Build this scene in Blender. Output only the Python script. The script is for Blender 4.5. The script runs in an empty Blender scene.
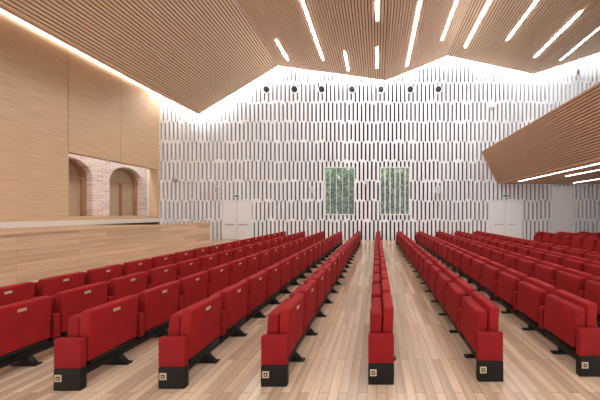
import bpy, math, random
from mathutils import Vector
random.seed(4)
F=236.0; H=1.862; CX=377.0; CY=213.0
def PX(px,Y): return (px-CX)*Y/F
def PZ(py,Y): return H+(CY-py)*Y/F
sc=bpy.context.scene
sc.view_settings.view_transform='Standard'
# ---------------- materials ----------------
def newmat(name):
    m=bpy.data.materials.new(name); m.use_nodes=True
    nt=m.node_tree; b=nt.nodes['Principled BSDF']; return m,nt,b
def plain(name,col,rough=.5,metal=0,emit=0,ecol=None,noise=0.0,nscale=20):
    m,nt,b=newmat(name)
    b.inputs['Base Color'].default_value=(*col,1); b.inputs['Roughness'].default_value=rough
    b.inputs['Metallic'].default_value=metal
    if emit:
        b.inputs['Emission Color'].default_value=(*(ecol or col),1); b.inputs['Emission Strength'].default_value=emit
    if noise:
        tc=nt.nodes.new('ShaderNodeTexCoord'); n=nt.nodes.new('ShaderNodeTexNoise'); n.inputs['Scale'].default_value=nscale
        r=nt.nodes.new('ShaderNodeValToRGB')
        r.color_ramp.elements[0].position=.3; r.color_ramp.elements[1].position=.7
        r.color_ramp.elements[0].color=(*[c*(1-noise) for c in col],1)
        r.color_ramp.elements[1].color=(*[min(1,c*(1+noise)) for c in col],1)
        nt.links.new(tc.outputs['Object'],n.inputs['Vector']); nt.links.new(n.outputs['Fac'],r.inputs['Fac'])
        nt.links.new(r.outputs['Color'],b.inputs['Base Color'])
    return m
def wood(name,c1,c2,axis='Y',rough=.45,plank=None,mortar=None,freq=1.0,var=((1.10,1.10,1.09),(.62,.58,.53)),bias=-.25):
    m,nt,b=newmat(name); N=nt.nodes; L=nt.links
    tc=N.new('ShaderNodeTexCoord'); mp=N.new('ShaderNodeMapping')
    s=[9*freq]*3; s['XYZ'.index(axis)]=0.5*freq
    mp.inputs['Scale'].default_value=s
    L.new(tc.outputs['Object'],mp.inputs['Vector'])
    n=N.new('ShaderNodeTexNoise'); n.inputs['Scale'].default_value=2.2; n.inputs['Detail'].default_value=5
    L.new(mp.outputs['Vector'],n.inputs['Vector'])
    r=N.new('ShaderNodeValToRGB'); r.color_ramp.elements[0].position=.3; r.color_ramp.elements[1].position=.7
    r.color_ramp.elements[0].color=(*c1,1); r.color_ramp.elements[1].color=(*c2,1)
    L.new(n.outputs['Fac'],r.inputs['Fac']); out=r.outputs['Color']
    if plank:
        sp=N.new('ShaderNodeSeparateXYZ'); cb=N.new('ShaderNodeCombineXYZ')
        L.new(tc.outputs['Object'],sp.inputs[0])
        L.new(sp.outputs[plank[2]],cb.inputs[0]); L.new(sp.outputs[plank[3]],cb.inputs[1])
        br=N.new('ShaderNodeTexBrick'); br.inputs['Scale'].default_value=1
        br.inputs['Brick Width'].default_value=plank[0]; br.inputs['Row Height'].default_value=plank[1]
        br.inputs['Mortar Size'].default_value=.0025; br.offset=.37; br.inputs['Bias'].default_value=bias
        br.inputs['Color1'].default_value=(*var[0],1); br.inputs['Color2'].default_value=(*var[1],1)
        br.inputs['Mortar'].default_value=(.42,.36,.3,1)
        L.new(cb.outputs[0],br.inputs['Vector'])
        mx=N.new('ShaderNodeMix'); mx.data_type='RGBA'; mx.blend_type='MULTIPLY'; mx.inputs[0].default_value=1
        L.new(out,mx.inputs[6]); L.new(br.outputs['Color'],mx.inputs[7]); out=mx.outputs[2]
    L.new(out,b.inputs['Base Color']); b.inputs['Roughness'].default_value=rough
    return m
M_floor=wood('floor_oak',(.56,.39,.26),(.70,.52,.37),'Y',.19,plank=(1.5,.10,1,0))
M_wall=wood('wall_oak',(.60,.405,.24),(.74,.53,.34),'Y',.5)
M_par=wood('parapet_oak',(.58,.395,.25),(.72,.52,.35),'Y',.4,plank=(1.9,.16,1,2),var=((1.08,1.08,1.07),(.76,.72,.67)),bias=0)
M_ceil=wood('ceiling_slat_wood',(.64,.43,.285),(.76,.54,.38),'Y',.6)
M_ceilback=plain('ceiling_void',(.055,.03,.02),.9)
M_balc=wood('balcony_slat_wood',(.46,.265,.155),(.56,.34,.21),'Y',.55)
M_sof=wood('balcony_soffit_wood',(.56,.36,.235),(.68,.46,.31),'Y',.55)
M_white=plain('white_slat',(.93,.945,.96),.55)
M_black=plain('wall_gap_black',(.003,.003,.0035),.95)
M_black.node_tree.nodes['Principled BSDF'].inputs['Specular IOR Level'].default_value=.03
M_cream=plain('cream_trim',(.80,.76,.70),.6)
M_door=plain('door_white',(.92,.93,.94),.4)
M_blk=plain('matte_black',(.012,.012,.012),.6)
M_dark=plain('dark_metal',(.010,.009,.008),.5,.0)
M_dark.node_tree.nodes['Principled BSDF'].inputs['Specular IOR Level'].default_value=.25
M_red=plain('red_fabric',(.27,.0035,.005),.8,noise=.16,nscale=6)
M_red2=plain('red_fabric_back',(.31,.0045,.006),.75,noise=.14,nscale=5)
for m in(M_red,M_red2):
    nt=m.node_tree; pb=nt.nodes['Principled BSDF']; pb.inputs['Specular IOR Level'].default_value=.35
    n=nt.nodes.new('ShaderNodeTexNoise'); n.inputs['Scale'].default_value=160; bp=nt.nodes.new('ShaderNodeBump'); bp.inputs['Strength'].default_value=.25; bp.inputs['Distance'].default_value=.004
    tc=nt.nodes.new('ShaderNodeTexCoord'); nt.links.new(tc.outputs['Object'],n.inputs['Vector']); nt.links.new(n.outputs['Fac'],bp.inputs['Height']); nt.links.new(bp.outputs['Normal'],pb.inputs['Normal'])
M_badge=plain('badge_brass',(.75,.62,.42),.35,.4)
M_lamp=plain('led_strip',(1,1,1),.5,emit=64,ecol=(.98,.98,1))
M_cove=plain('led_cove',(1,1,1),.5,emit=36,ecol=(.97,.98,1))
M_cove2=plain('led_cove_wall',(1,1,1),.5,emit=8,ecol=(1,.98,.95))
M_soflamp=plain('led_soffit',(1,1,1),.5,emit=10,ecol=(1,.98,.95))
M_steel=plain('steel',(.55,.55,.55),.3,.9)
M_green=plain('exit_green',(.05,.30,.15),.5)
# brick
M_brick,nt,b=newmat('pink_brick')
tc=nt.nodes.new('ShaderNodeTexCoord'); sp=nt.nodes.new('ShaderNodeSeparateXYZ'); cb=nt.nodes.new('ShaderNodeCombineXYZ')
br=nt.nodes.new('ShaderNodeTexBrick'); br.inputs['Scale'].default_value=1
br.inputs['Brick Width'].default_value=.42; br.inputs['Row Height'].default_value=.15; br.inputs['Mortar Size'].default_value=.022
br.inputs['Color1'].default_value=(.66,.42,.36,1); br.inputs['Color2'].default_value=(.80,.66,.60,1); br.inputs['Mortar'].default_value=(.86,.80,.77,1)
nt.links.new(tc.outputs['Object'],sp.inputs[0]); nt.links.new(sp.outputs[1],cb.inputs[0]); nt.links.new(sp.outputs[2],cb.inputs[1])
nt.links.new(cb.outputs[0],br.inputs['Vector']); nt.links.new(br.outputs['Color'],b.inputs['Base Color']); b.inputs['Roughness'].default_value=.8
# glass
M_glass=bpy.data.materials.new('window_glass'); M_glass.use_nodes=True; nt=M_glass.node_tree; nt.nodes.clear()
o=nt.nodes.new('ShaderNodeOutputMaterial'); mx=nt.nodes.new('ShaderNodeMixShader'); t=nt.nodes.new('ShaderNodeBsdfTransparent'); g=nt.nodes.new('ShaderNodeBsdfGlossy')
g.inputs['Roughness'].default_value=.05; mx.inputs[0].default_value=.06
nt.links.new(t.outputs[0],mx.inputs[1]); nt.links.new(g.outputs[0],mx.inputs[2]); nt.links.new(mx.outputs[0],o.inputs[0])
def leafmat(name,c):
    m=bpy.data.materials.new(name); m.use_nodes=True; nt=m.node_tree; nt.nodes.clear()
    o=nt.nodes.new('ShaderNodeOutputMaterial'); mx=nt.nodes.new('ShaderNodeMixShader'); d=nt.nodes.new('ShaderNodeBsdfDiffuse'); t=nt.nodes.new('ShaderNodeBsdfTranslucent')
    d.inputs[0].default_value=(*c,1); t.inputs[0].default_value=(min(1,c[0]*1.1),min(1,c[1]*1.15),c[2]*.9,1); mx.inputs[0].default_value=.55
    nt.links.new(d.outputs[0],mx.inputs[1]); nt.links.new(t.outputs[0],mx.inputs[2]); nt.links.new(mx.outputs[0],o.inputs[0]); return m
M_leaf=leafmat('leaf',(.20,.40,.14)); M_leaf2=leafmat('leaf_light',(.66,.88,.54))
M_bark=plain('bark',(.14,.09,.06),.9,noise=.3)
M_ground=plain('ground',(.35,.42,.22),.9,noise=.3,nscale=2)
# ---------------- mesh builder ----------------
class MB:
    def __init__(s): s.v=[];s.f=[];s.m=[]
    def hexa(s,p,mi=0):
        b=len(s.v); s.v+= [tuple(q) for q in p]
        for f in ((0,3,2,1),(4,5,6,7),(0,1,5,4),(1,2,6,5),(2,3,7,6),(3,0,4,7)):
            s.f.append(tuple(b+i for i in f)); s.m.append(mi)
    def box(s,x0,x1,y0,y1,z0,z1,mi=0):
        s.hexa([(x0,y0,z0),(x1,y0,z0),(x1,y1,z0),(x0,y1,z0),(x0,y0,z1),(x1,y0,z1),(x1,y1,z1),(x0,y1,z1)],mi)
    def poly(s,pts,mi=0):
        b=len(s.v); s.v+=[tuple(q) for q in pts]; s.f.append(tuple(range(b,b+len(pts)))); s.m.append(mi)
    def cylY(s,x,z,y0,y1,r,mi=0,n=20):
        b=len(s.v)
        for k in range(n):
            a=2*math.pi*k/n; s.v.append((x+r*math.cos(a),y0,z+r*math.sin(a))); s.v.append((x+r*math.cos(a),y1,z+r*math.sin(a)))
        for k in range(n):
            k2=(k+1)%n; s.f.append((b+2*k,b+2*k2,b+2*k2+1,b+2*k+1)); s.m.append(mi)
        s.f.append(tuple(b+2*k for k in range(n))); s.m.append(mi)
        s.f.append(tuple(b+2*k+1 for k in reversed(range(n)))); s.m.append(mi)
    def mesh(s,name,mats):
        me=bpy.data.meshes.new(name); me.from_pydata(s.v,[],s.f)
        for m in mats: me.materials.append(m)
        for p,mi in zip(me.polygons,s.m): p.material_index=mi
        me.update()
        return me
    def obj(s,name,mats,bevel=0,parent=None,loc=(0,0,0)):
        o=bpy.data.objects.new(name,s.mesh(name,mats)); sc.collection.objects.link(o); o.location=loc
        if bevel:
            md=o.modifiers.new('bevel','BEVEL'); md.width=bevel; md.segments=3; md.limit_method='ANGLE'
        if parent: o.parent=parent
        return o
def empty(name,loc=(0,0,0)):
    e=bpy.data.objects.new(name,None); e.empty_display_size=.2; sc.collection.objects.link(e); e.location=loc; return e
# ---------------- room shell ----------------
D=16.3; XL=-15.0; XR=20.0; YN=-3.0
b=MB(); b.box(-18,XR,YN,18.0,-.2,0); b.obj('floor',[M_floor])
wins=[(PX(324,D),PX(355,D),PZ(215,D),PZ(167,D)),(PX(380,D),PX(410,D),PZ(215,D),PZ(167,D))]
doors=[(PX(222,D),PX(252,D),0,PZ(200,D)),(PX(488,D),PX(522,D),0,PZ(200,D)),(PX(551,D),PX(574,D),0,PZ(186,D))]
ZT=14.0
b=MB(); y0,y1=D+.10,D+.36
holes=wins+doors
xs=sorted([XL,XR]+[v for w in holes for v in w[:2]])
for i in range(len(xs)-1):
    xa,xb=xs[i],xs[i+1]; hole=None
    for w in holes:
        if abs(w[0]-xa)<1e-6: hole=w
    if hole:
        if hole[2]>0: b.box(xa,xb,y0,y1,0,hole[2])
        b.box(xa,xb,y0,y1,hole[3],ZT)
    else: b.box(xa,xb,y0,y1,0,ZT)
def subtract(rects,h):
    out=[]
    for (a,c,p,q) in rects:
        if c<=h[0] or a>=h[1] or q<=h[2] or p>=h[3]: out.append((a,c,p,q)); continue
        if a<h[0]: out.append((a,h[0],p,q))
        if c>h[1]: out.append((h[1],c,p,q))
        aa,cc=max(a,h[0]),min(c,h[1])
        if p<h[2]: out.append((aa,cc,p,h[2]))
        if q>h[3]: out.append((aa,cc,h[3],q))
    return out
pitch=.285; gap=.11; bh=1.36
rng=random.Random(11)
nb=int(ZT/bh)+1; ncol=int((XR-XL)/pitch)+3
for j in range(nb):
    for c_ in range(ncol):
        za=max(0,j*bh-rng.choice((0,0,.06,.12))); zb=min((j+1)*bh+rng.choice((0,0,.06,.12)),ZT)
        x=XL+.02-(j%2)*pitch*.5+c_*pitch
        if x>XR-.02 or zb-za<.05: continue
        rects=[(max(XL+.001,x),min(XR-.001,x+pitch-gap),za,zb)]
        for h in holes: rects=subtract(rects,h)
        for (a,c,p,q) in rects:
            if c-a>.01 and q-p>.02: b.box(a,c,D-.02-(j%2)*.004,y0,p,q,1)
b.obj('wall_back',[M_black,M_white])
for k,w in enumerate(wins):
    b=MB(); t=.06
    b.box(w[0],w[0]+t,D-.05,D+.36,w[2],w[3]); b.box(w[1]-t,w[1],D-.05,D+.36,w[2],w[3])
    b.box(w[0]+t,w[1]-t,D-.05,D+.36,w[2],w[2]+t); b.box(w[0]+t,w[1]-t,D-.05,D+.36,w[3]-t,w[3])
    n=4 if k==0 else 5
    for q in range(1,n+1):
        xx=w[0]+(w[1]-w[0])*q/(n+1); hw=.018 if k==0 else .038
        b.box(xx-hw,xx+hw,D-.02,D+.05,w[2]+t,w[3]-t)
    b.box(w[0]+t,w[1]-t,D+.24,D+.25,w[2]+t,w[3]-t,1)
    b.obj('window_%d'%(k+1),[M_white,M_glass])
for k,dv in enumerate(doors):
    b=MB(); xa,xb,_,zt=dv; t=.07
    xa+=.002; xb-=.002
    b.box(xa,xa+t,D-.05,D+.12,0,zt); b.box(xb-t,xb,D-.05,D+.12,0,zt); b.box(xa+t,xb-t,D-.05,D+.12,zt-t,zt)
    if k<2:
        xm=(xa+xb)/2
        b.box(xa+t+.01,xm-.012,D-.01,D+.05,.02,zt-t-.01); b.box(xm+.012,xb-t-.01,D-.01,D+.05,.02,zt-t-.01)
        b.box(xa+t,xb-t,D+.08,D+.12,0,zt-t,1)
        for s_ in(-1,1):
            b.box(xm+s_*.45-.3,xm+s_*.45+.3,D-.09,D-.05,1.05,1.10,2)
            b.box(xm+s_*.45-.26,xm+s_*.45-.22,D-.06,D-.01,1.06,1.09,2); b.box(xm+s_*.45+.22,xm+s_*.45+.26,D-.06,D-.01,1.06,1.09,2)
    else:
        b.box(xa+t+.01,xb-t-.01,D-.01,D+.05,.02,zt-t-.01); b.box(xb-.3,xb-.16,D-.07,D-.01,1.05,1.1,2); b.box(xa+t,xb-t,D+.08,D+.12,0,zt-t,1)
    b.obj('door_%d'%(k+1),[M_door,M_dark,M_steel],bevel=.004)
b=MB(); b.box(XR,XR+.2,YN,D+.3,0,ZT); b.obj('wall_right',[M_cream])
oy0,oy1=11.46,16.1; oz0=H-.2; oz1=H+3.01; ztop=H+8.05
b=MB(); x0,x1=XL-.15,XL
g=.010
yc=[YN,3.5,oy0]
for i in range(2):
    b.box(x0,x1,yc[i]+g,yc[i+1]-g,1.25,ztop)
b.box(x0,x1,oy0+g,13.82-g,oz1,ztop); b.box(x0,x1,13.82+g,D,oz1,ztop)
b.box(x0,x1,oy0,D,1.25,oz0); b.box(x0,x1,oy1,D,oz0,oz1)
b.box(x0-.05,x0,YN,oy0,0,ztop,1); b.box(x0-.05,x0,oy0,D,oz1,ztop,1)
b.box(x0-.05,x0,oy0,D,0,oz0,1)
b.obj('wall_left',[M_wall,M_ceilback])
b=MB(); b.box(XL,XL+.05,YN,D-.03,1.25,1.50); b.obj('baseboard_left',[M_cream])
b=MB()
b.box(XL-.5,XL-.002,oy0,oy0+.03,oz0+.03,oz1-.03); b.box(XL-.5,XL-.002,oy1-.03,oy1,oz0+.03,oz1-.03)
b.box(XL-.5,XL-.002,oy0,oy1,oz1-.03,oz1); b.box(XL-.5,XL-.002,oy0,oy1,oz0,oz0+.03)
b.obj('trim_opening',[M_wall])
b=MB(); b.box(XL-.02,XL+.10,YN,D-.05,ztop-.02,ztop+.20); b.obj('cove_light_strip',[M_cove2])
XB=-17.0
b=MB(); zs=H+2.05; R=1.05; zt2=H+5.5
arches=[(12.0,14.1),(15.0,17.1)]
def pier(ya,yb): b.box(XB-.5,XB,ya,yb,1.0,zt2)
pier(6,12.0); pier(14.1,15.0); pier(17.1,17.7)
for (ya,yb) in arches:
    yc_=(ya+yb)/2; n=20
    for k in range(n):
        a0=math.pi-math.pi*k/n; a1=math.pi-math.pi*(k+1)/n
        p0=(yc_+R*math.cos(a0),zs+R*math.sin(a0)); p1=(yc_+R*math.cos(a1),zs+R*math.sin(a1))
        b.hexa([(XB-.5,p0[0],p0[1]),(XB,p0[0],p0[1]),(XB,p1[0],p1[1]),(XB-.5,p1[0],p1[1]),
                (XB-.5,p0[0],zt2),(XB,p0[0],zt2),(XB,p1[0],zt2),(XB-.5,p1[0],zt2)])
b.obj('wall_brick_arcade',[M_brick])
b=MB()
for (ya,yb) in arches:
    yc_=(ya+yb)/2
    pts=[(XB-.48,ya,1.0),(XB-.48,yb,1.0)]+[(XB-.48,yc_+R*math.cos(math.pi*k/20),zs+R*math.sin(math.pi*k/20)) for k in range(21)]
    b.poly(pts,0)
    n=20; r1=R-.2; r0=R-.02
    for k in range(n):
        a0=math.pi*k/n;a1=math.pi*(k+1)/n
        q=lambda r,a,x:(x,yc_+r*math.cos(a),zs+r*math.sin(a))
        b.hexa([q(r1,a0,XB-.47),q(r1,a0,XB-.35),q(r0,a0,XB-.35),q(r0,a0,XB-.47),q(r1,a1,XB-.47),q(r1,a1,XB-.35),q(r0,a1,XB-.35),q(r0,a1,XB-.47)],1)
    for yy in(ya+.02,yb-.2,yc_-.05): b.box(XB-.47,XB-.35,yy,yy+(.18 if yy!=yc_-.05 else .1),1.25,zs,1)
    b.box(XB-.47,XB-.36,ya+.1,yb-.1,zs-.06,zs+.06,1)
b.obj('door_arched',[wood('arch_panel',(.42,.29,.19),(.54,.40,.28),'Z'),wood('arch_frame',(.34,.17,.09),(.44,.24,.13),'Z')])
b=MB(); b.box(XB,XL-.16,17.45,17.6,1.0,zt2); b.obj('wall_corridor',[M_cream])
b=MB(); b.box(XB-.5,XL-.2,6,17.6,zt2,zt2+.15); b.obj('ceiling_corridor',[M_cream])
b=MB(); b.box(XB-.5,XL-.2,6,17.45,1.0,1.25); b.obj('floor_corridor',[M_floor])
b=MB(); b.box(-16.2,-15.9,8,17,zt2-.06,zt2); b.obj('corridor_fill_lamp',[plain('corr_fill',(1,1,1),.5,emit=28,ecol=(1,.98,.96))])  # unseen lamp, added to brighten the corridor behind the opening
XP=-8.7; YE=12.3; zp=H-.508
b=MB(); b.box(XL,XP-.12,YN,YE-.12,0,1.25,0); b.box(XP-.12,XP,YN,YE,0,zp,1); b.box(XL,XP-.12,YE-.12,YE,0,1.25,1)
b.box(XP-.16,XP+.03,YN,YE+.03,zp,zp+.04,0)
for k in range(6): b.box(-14.9,-10.5,YE+.28*k,YE+.28*(k+1),0,1.25-.18*(k+1),0)
b.obj('stage_platform',[M_wall,M_par])
# ---------------- ceiling ----------------
YC=15.85; s_=F/YC
P=[(XL+.08,ztop+.05)]+[((px-CX)/s_,H+(CY-py)/s_) for px,py in((200,115),(279,67),(386,82),(447,57),(533,75),(600,53))]
P.append((XR,P[-1][1]-.9))
b=MB(); sp_=.145
for i in range(len(P)-1):
    (xa,za),(xb,zb)=P[i],P[i+1]; Ls=math.hypot(xb-xa,zb-za); tx,tz=(xb-xa)/Ls,(zb-za)/Ls; nx,nz=-tz,tx
    n=int(Ls/sp_); st=Ls/n
    for k in range(n):
        u0=k*st+.02; u1=u0+.097
        c=[(xa+tx*u0,za+tz*u0),(xa+tx*u1,za+tz*u1),(xa+tx*u1+nx*.07,za+tz*u1+nz*.07),(xa+tx*u0+nx*.07,za+tz*u0+nz*.07)]
        b.hexa([(c[0][0],YN,c[0][1]),(c[1][0],YN,c[1][1]),(c[1][0],YC,c[1][1]),(c[0][0],YC,c[0][1]),
                (c[3][0],YN,c[3][1]),(c[2][0],YN,c[2][1]),(c[2][0],YC,c[2][1]),(c[3][0],YC,c[3][1])],0)
    c=[(xa+nx*.08,za+nz*.08),(xb+nx*.08,zb+nz*.08),(xb+nx*.2,zb+nz*.2),(xa+nx*.2,za+nz*.2)]
    b.hexa([(c[0][0],YN,c[0][1]),(c[1][0],YN,c[1][1]),(c[1][0],YC,c[1][1]),(c[0][0],YC,c[0][1]),
                (c[3][0],YN,c[3][1]),(c[2][0],YN,c[2][1]),(c[2][0],YC,c[2][1]),(c[3][0],YC,c[3][1])],1)
b.obj('ceiling',[M_ceil,M_ceilback])
b=MB(); b.box(XL-.2,XR,YC-1.5,D+.3,ZT,ZT+.15); b.obj('ceiling_roof_slab',[M_cream])
b=MB()
for i in range(len(P)-1):
    (xa,za),(xb,zb)=P[i],P[i+1]
    b.hexa([(xa,YC,za+.02),(xb,YC,zb+.02),(xb,YC+.06,zb+.02),(xa,YC+.06,za+.02),
                (xa,YC,za+.14),(xb,YC,zb+.14),(xb,YC+.06,zb+.14),(xa,YC+.06,za+.14)])
b.obj('cove_light_back',[M_cove])
strips=[((277,40),(287,60)),((303,0),(322,60)),((345,52),(348,70)),((377,-20),(377,20)),((377,48),(377,68)),
 ((420,0),(407,66)),((457,0),(442,40)),((490,0),(465,47)),((537,0),(507,40)),((580,12),(535,57)),((600,28),(560,60))]
def hit(px,py):
    r=(px-CX)/(CY-py)
    for i in range(len(P)-1):
        (xa,za),(xb,zb)=P[i],P[i+1]; za-=H; zb-=H
        den=(xb-xa)-r*(zb-za)
        if abs(den)<1e-9: continue
        t=(r*za-xa)/den
        if 0<=t<=1: return i,xa+t*(xb-xa),za+t*(zb-za)
    return None
def strip(i,x,z,ya,yb):
    (xa,za),(xb,zb)=P[i],P[i+1]; Ls=math.hypot(xb-xa,zb-za); tx,tz=(xb-xa)/Ls,(zb-za)/Ls
    b=MB(); w=.045; b.hexa([(x-tx*w,ya,z-tz*w-.02),(x+tx*w,ya,z+tz*w-.02),(x+tx*w,yb,z+tz*w-.02),(x-tx*w,yb,z-tz*w-.02),
      (x-tx*w,ya,z-tz*w+.05),(x+tx*w,ya,z+tz*w+.05),(x+tx*w,yb,z+tz*w+.05),(x-tx*w,yb,z-tz*w+.05)])
    b.obj('ceiling_strip_light',[M_lamp])
for a,c in strips:
    h=hit((a[0]+c[0])/2,(a[1]+c[1])/2)
    if not h: continue
    i,x,z=h
    ya=F*z/(CY-a[1]); yb=F*z/(CY-c[1])
    if a[1]<=0: ya-=1.2
    strip(i,x,z+H,ya,min(yb,YC-.1))
for (px,py,ya,yb) in((300,0,1,5.5),(377,0,-1,4),(450,0,2,7),(520,0,-1,4.5),(600,28,3,7),(230,40,0,4.5)):  # extra strips nearer the camera, out of view, added to light the room
    h=hit(px,py); i,x,z=h; strip(i,x,z+H,ya,yb)
# ---------------- balcony ----------------
A=(7.18,H+4.21); B=(8.29,H+2.0)
b=MB(); yn,yf=1.0,D-.03; XRb=XR-.01
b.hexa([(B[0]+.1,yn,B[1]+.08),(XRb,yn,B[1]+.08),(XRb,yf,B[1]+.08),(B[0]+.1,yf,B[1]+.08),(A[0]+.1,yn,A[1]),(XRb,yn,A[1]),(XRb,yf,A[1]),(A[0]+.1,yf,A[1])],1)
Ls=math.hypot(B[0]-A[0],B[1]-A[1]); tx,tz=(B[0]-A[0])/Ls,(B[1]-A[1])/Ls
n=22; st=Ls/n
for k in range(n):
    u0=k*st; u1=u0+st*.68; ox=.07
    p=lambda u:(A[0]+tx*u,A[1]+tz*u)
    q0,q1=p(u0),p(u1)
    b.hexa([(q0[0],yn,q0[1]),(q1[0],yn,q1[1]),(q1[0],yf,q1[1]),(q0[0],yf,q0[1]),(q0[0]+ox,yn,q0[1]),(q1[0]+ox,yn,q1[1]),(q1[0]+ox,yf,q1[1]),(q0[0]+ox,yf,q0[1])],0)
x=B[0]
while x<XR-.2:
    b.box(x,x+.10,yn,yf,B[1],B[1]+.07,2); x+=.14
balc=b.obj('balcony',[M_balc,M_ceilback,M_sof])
for q,(x,ya,yb) in enumerate(((8.95,9.2,14.9),(10.25,9.4,12.8),(13.0,12.5,15.6),(8.95,2.5,7.5),(13,4,10))):
    b=MB(); b.box(x-.03,x+.03,ya,yb,B[1]-.02,B[1]+.02); b.obj('soffit_light_%d'%(q+1),[M_soflamp],parent=balc)
# ---------------- wall fittings ----------------
for px in(267,295,322,352,381,410,438):
    b=MB(); x=PX(px,D); z=PZ(90,D)
    b.cylY(x,z,D-.08,D-.02,.27,0,28); b.cylY(x,z,D-.16,D-.08,.195,1,28); b.cylY(x,z,D-.20,D-.16,.12,1,16)
    b.obj('wall_air_nozzle',[M_door,M_blk])
for px,py in((220,190),(490,106),(574,75),(437,190)):
    b=MB(); x=PX(px,D); z=PZ(py,D)
    b.box(x-.05,x+.05,D-.12,D-.02,z-.05,z+.05,1); b.box(x-.13,x+.13,D-.34,D-.12,z-.22,z+.22,0); b.box(x-.10,x+.10,D-.35,D-.34,z-.18,z+.18,2)
    b.obj('wall_speaker',[M_door,M_dark,M_steel],bevel=.02)
for px,py in((178,181),(312,190),(367,183)):
    b=MB(); x=PX(px,D); z=PZ(py,D)
    b.box(x-.08,x+.08,D-.08,D-.02,z-.2,z+.2,1); b.box(x-.03,x+.03,D-.2,D-.08,z-.03,z+.03,1); b.cylY(x,z,D-.36,D-.18,.13,0,20)
    b.obj('wall_spotlight',[M_steel,M_door],bevel=.01)
for px in(237,505):
    b=MB(); x=PX(px,D); z=PZ(196,D); b.box(x-.22,x+.22,D-.1,D-.02,z-.10,z+.10,0); b.box(x-.18,x+.18,D-.11,D-.10,z-.06,z+.06,1)
    b.obj('exit_sign',[M_door,M_green])
# ---------------- seats ----------------
S=.633
import bmesh
def bevelmesh(mb,name,mats,w,seg=3):
    me=mb.mesh(name,mats); bm=bmesh.new(); bm.from_mesh(me)
    bmesh.ops.recalc_face_normals(bm,faces=bm.faces)
    bmesh.ops.bevel(bm,geom=list(bm.edges),offset=w,segments=seg,affect='EDGES',profile=.6,clamp_overlap=True)
    for f in bm.faces: f.smooth=True
    bm.to_mesh(me); bm.free(); return me
def joinm(name,parts):
    bm=bmesh.new(); mats=[]
    for me in parts:
        idx=[]
        for m in me.materials:
            if m not in mats: mats.append(m)
            idx.append(mats.index(m))
        n0=len(bm.faces); bm.from_mesh(me); bm.faces.ensure_lookup_table()
        for f in bm.faces[n0:]: f.material_index=idx[f.material_index] if idx else 0
    out=bpy.data.meshes.new(name); bm.to_mesh(out); bm.free()
    for m in mats: out.materials.append(m)
    return out
ZB=.80
a=MB(); a.hexa([(.00,.05,.25),(.12,.05,.25),(.12,S-.05,.25),(.00,S-.05,.25),(.025,.05,ZB),(.14,.05,ZB),(.14,S-.05,ZB),(.025,S-.05,ZB)])
p1=bevelmesh(a,'p1',[M_red2],.032,4)
a=MB(); a.hexa([(-.15,.06,.27),(-.008,.06,.27),(-.008,S-.06,.27),(-.15,S-.06,.27),(-.115,.06,.74),(.014,.06,.74),(.014,S-.06,.74),(-.115,S-.06,.74)])
p2=bevelmesh(a,'p2',[M_red],.034,4)
a=MB(); a.box(-.145,.135,-.03,.03,.23,.54); p3=bevelmesh(a,'p3',[M_red],.014,2)
a=MB(); a.box(-.07,.07,0,S,.10,.215)
a.hexa([(-.02,.40,.0),(.17,.40,.0),(.17,.45,.0),(-.02,.45,.0),(-.05,.40,.12),(.06,.40,.12),(.06,.45,.12),(-.05,.45,.12)])
a.box(-.13,.19,.39,.46,0,.02)
a.box(.10,.12,.08,S-.08,.21,.25)
p4=bevelmesh(a,'p4',[M_dark],.006,1)
a=MB(); z1_,z2_=.70,.735
a.hexa([(.130,S/2-.035,z1_),(.1425,S/2-.035,z1_),(.1425,S/2+.035,z1_),(.130,S/2+.035,z1_),(.132,S/2-.035,z2_),(.1435,S/2-.035,z2_),(.1435,S/2+.035,z2_),(.132,S/2+.035,z2_)])
p5=a.mesh('p5',[M_badge])
seatme=joinm('folded_seat',[p1,p2,p3,p4,p5])
a=MB(); a.box(-.145,.135,-.03,.03,.0,.228); e1=bevelmesh(a,'e1',[M_dark],.008,2)
a=MB(); a.box(-.125,-.055,-.036,-.030,.10,.17); a.box(-.11,-.07,-.038,-.036,.115,.155,1); a.box(-.098,-.082,-.039,-.038,.125,.145,0); e2=a.mesh('e2',[M_badge,M_dark])
endme=joinm('row_end_plate',[e1,e2])
farpanel=joinm('row_far_panel',[p3,e1])
def row(x,y0,n):
    e=empty('auditorium_seat_row',(x,y0,0))
    for k in range(n):
        o=bpy.data.objects.new('seat_%d'%(k+1),seatme); sc.collection.objects.link(o); o.parent=e; o.location=(0,k*S,0)
    o=bpy.data.objects.new('end_plate',endme); sc.collection.objects.link(o); o.parent=e
    o=bpy.data.objects.new('far_panel',farpanel); sc.collection.objects.link(o); o.parent=e; o.location=(0,n*S,0)
for x,y in((-5.45,2.45),(-4.33,2.47),(-3.24,2.497),(-2.17,2.525),(-1.10,2.555),(.05,2.585),(1.26,2.63),(2.45,2.71),(3.6,2.75),(4.75,2.8),(5.9,2.85)):
    row(x,y,18)
for x in(9.2,10.4,11.6,12.8,14.0): row(x,5.4,13)
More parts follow.
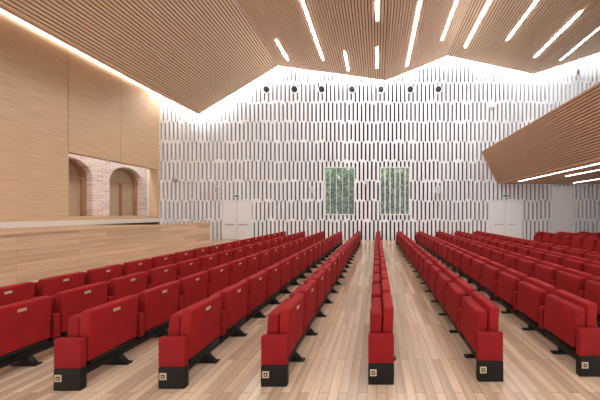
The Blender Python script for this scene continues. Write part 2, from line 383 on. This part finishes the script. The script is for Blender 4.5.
# ---------------- outside trees ----------------
b=MB(); b.box(-14.5,20,D+1.3,34,-.2,-.02); b.obj('ground_garden',[M_ground])
def tree(x,y,h):
    e=empty('garden_tree',(x,y,0)); b=MB(); n=10
    for k in range(6):
        r0=.16*(1-k/8);r1=.16*(1-(k+1)/8);z0=h*.7*k/6;z1=h*.7*(k+1)/6;o0=.15*math.sin(k);o1=.15*math.sin(k+1)
        for j in range(n):
            a0=2*math.pi*j/n;a1=2*math.pi*(j+1)/n
            b.poly([(o0+r0*math.cos(a0),r0*math.sin(a0),z0),(o0+r0*math.cos(a1),r0*math.sin(a1),z0),(o1+r1*math.cos(a1),r1*math.sin(a1),z1),(o1+r1*math.cos(a0),r1*math.sin(a0),z1)])
    b.obj('trunk',[M_bark],parent=e)
    b=MB()
    for q in range(1500):
        c=Vector((random.gauss(0,1),random.gauss(0,.7),random.gauss(0,1))); c.normalize(); c*=random.random()**.4
        c=Vector((c.x*1.8,c.y*1.2,h*.55+c.z*h*.45))
        u=Vector((random.gauss(0,1),random.gauss(0,1),random.gauss(0,1))).normalized(); w=u.orthogonal().normalized(); s=random.uniform(.16,.34)
        b.poly([c-u*s,c+w*s*.5,c+u*s,c-w*s*.5],random.randint(0,1))
    b.obj('foliage',[M_leaf,M_leaf2],parent=e)
for x,y,h in((-3.4,19.2,5.8),(-1.2,20.2,6.2),(1.6,19.4,5.8),(4.0,21,6.5),(-6,21,6.5),(.2,22.5,7)): tree(x,y,h)
# ---------------- light ----------------
w=bpy.data.worlds.new('world'); sc.world=w; w.use_nodes=True
bg=w.node_tree.nodes['Background']; bg.inputs[0].default_value=(.97,.98,1,1); bg.inputs[1].default_value=1.4
cam=bpy.data.cameras.new('camera'); co=bpy.data.objects.new('camera',cam); sc.collection.objects.link(co); sc.camera=co
co.location=(0,0,H); co.rotation_euler=(math.pi/2,0,0)
cam.sensor_width=36; cam.lens=F/600*36; cam.shift_x=-(CX-300)/600; cam.shift_y=(CY-200)/600; cam.clip_start=.05; cam.clip_end=200
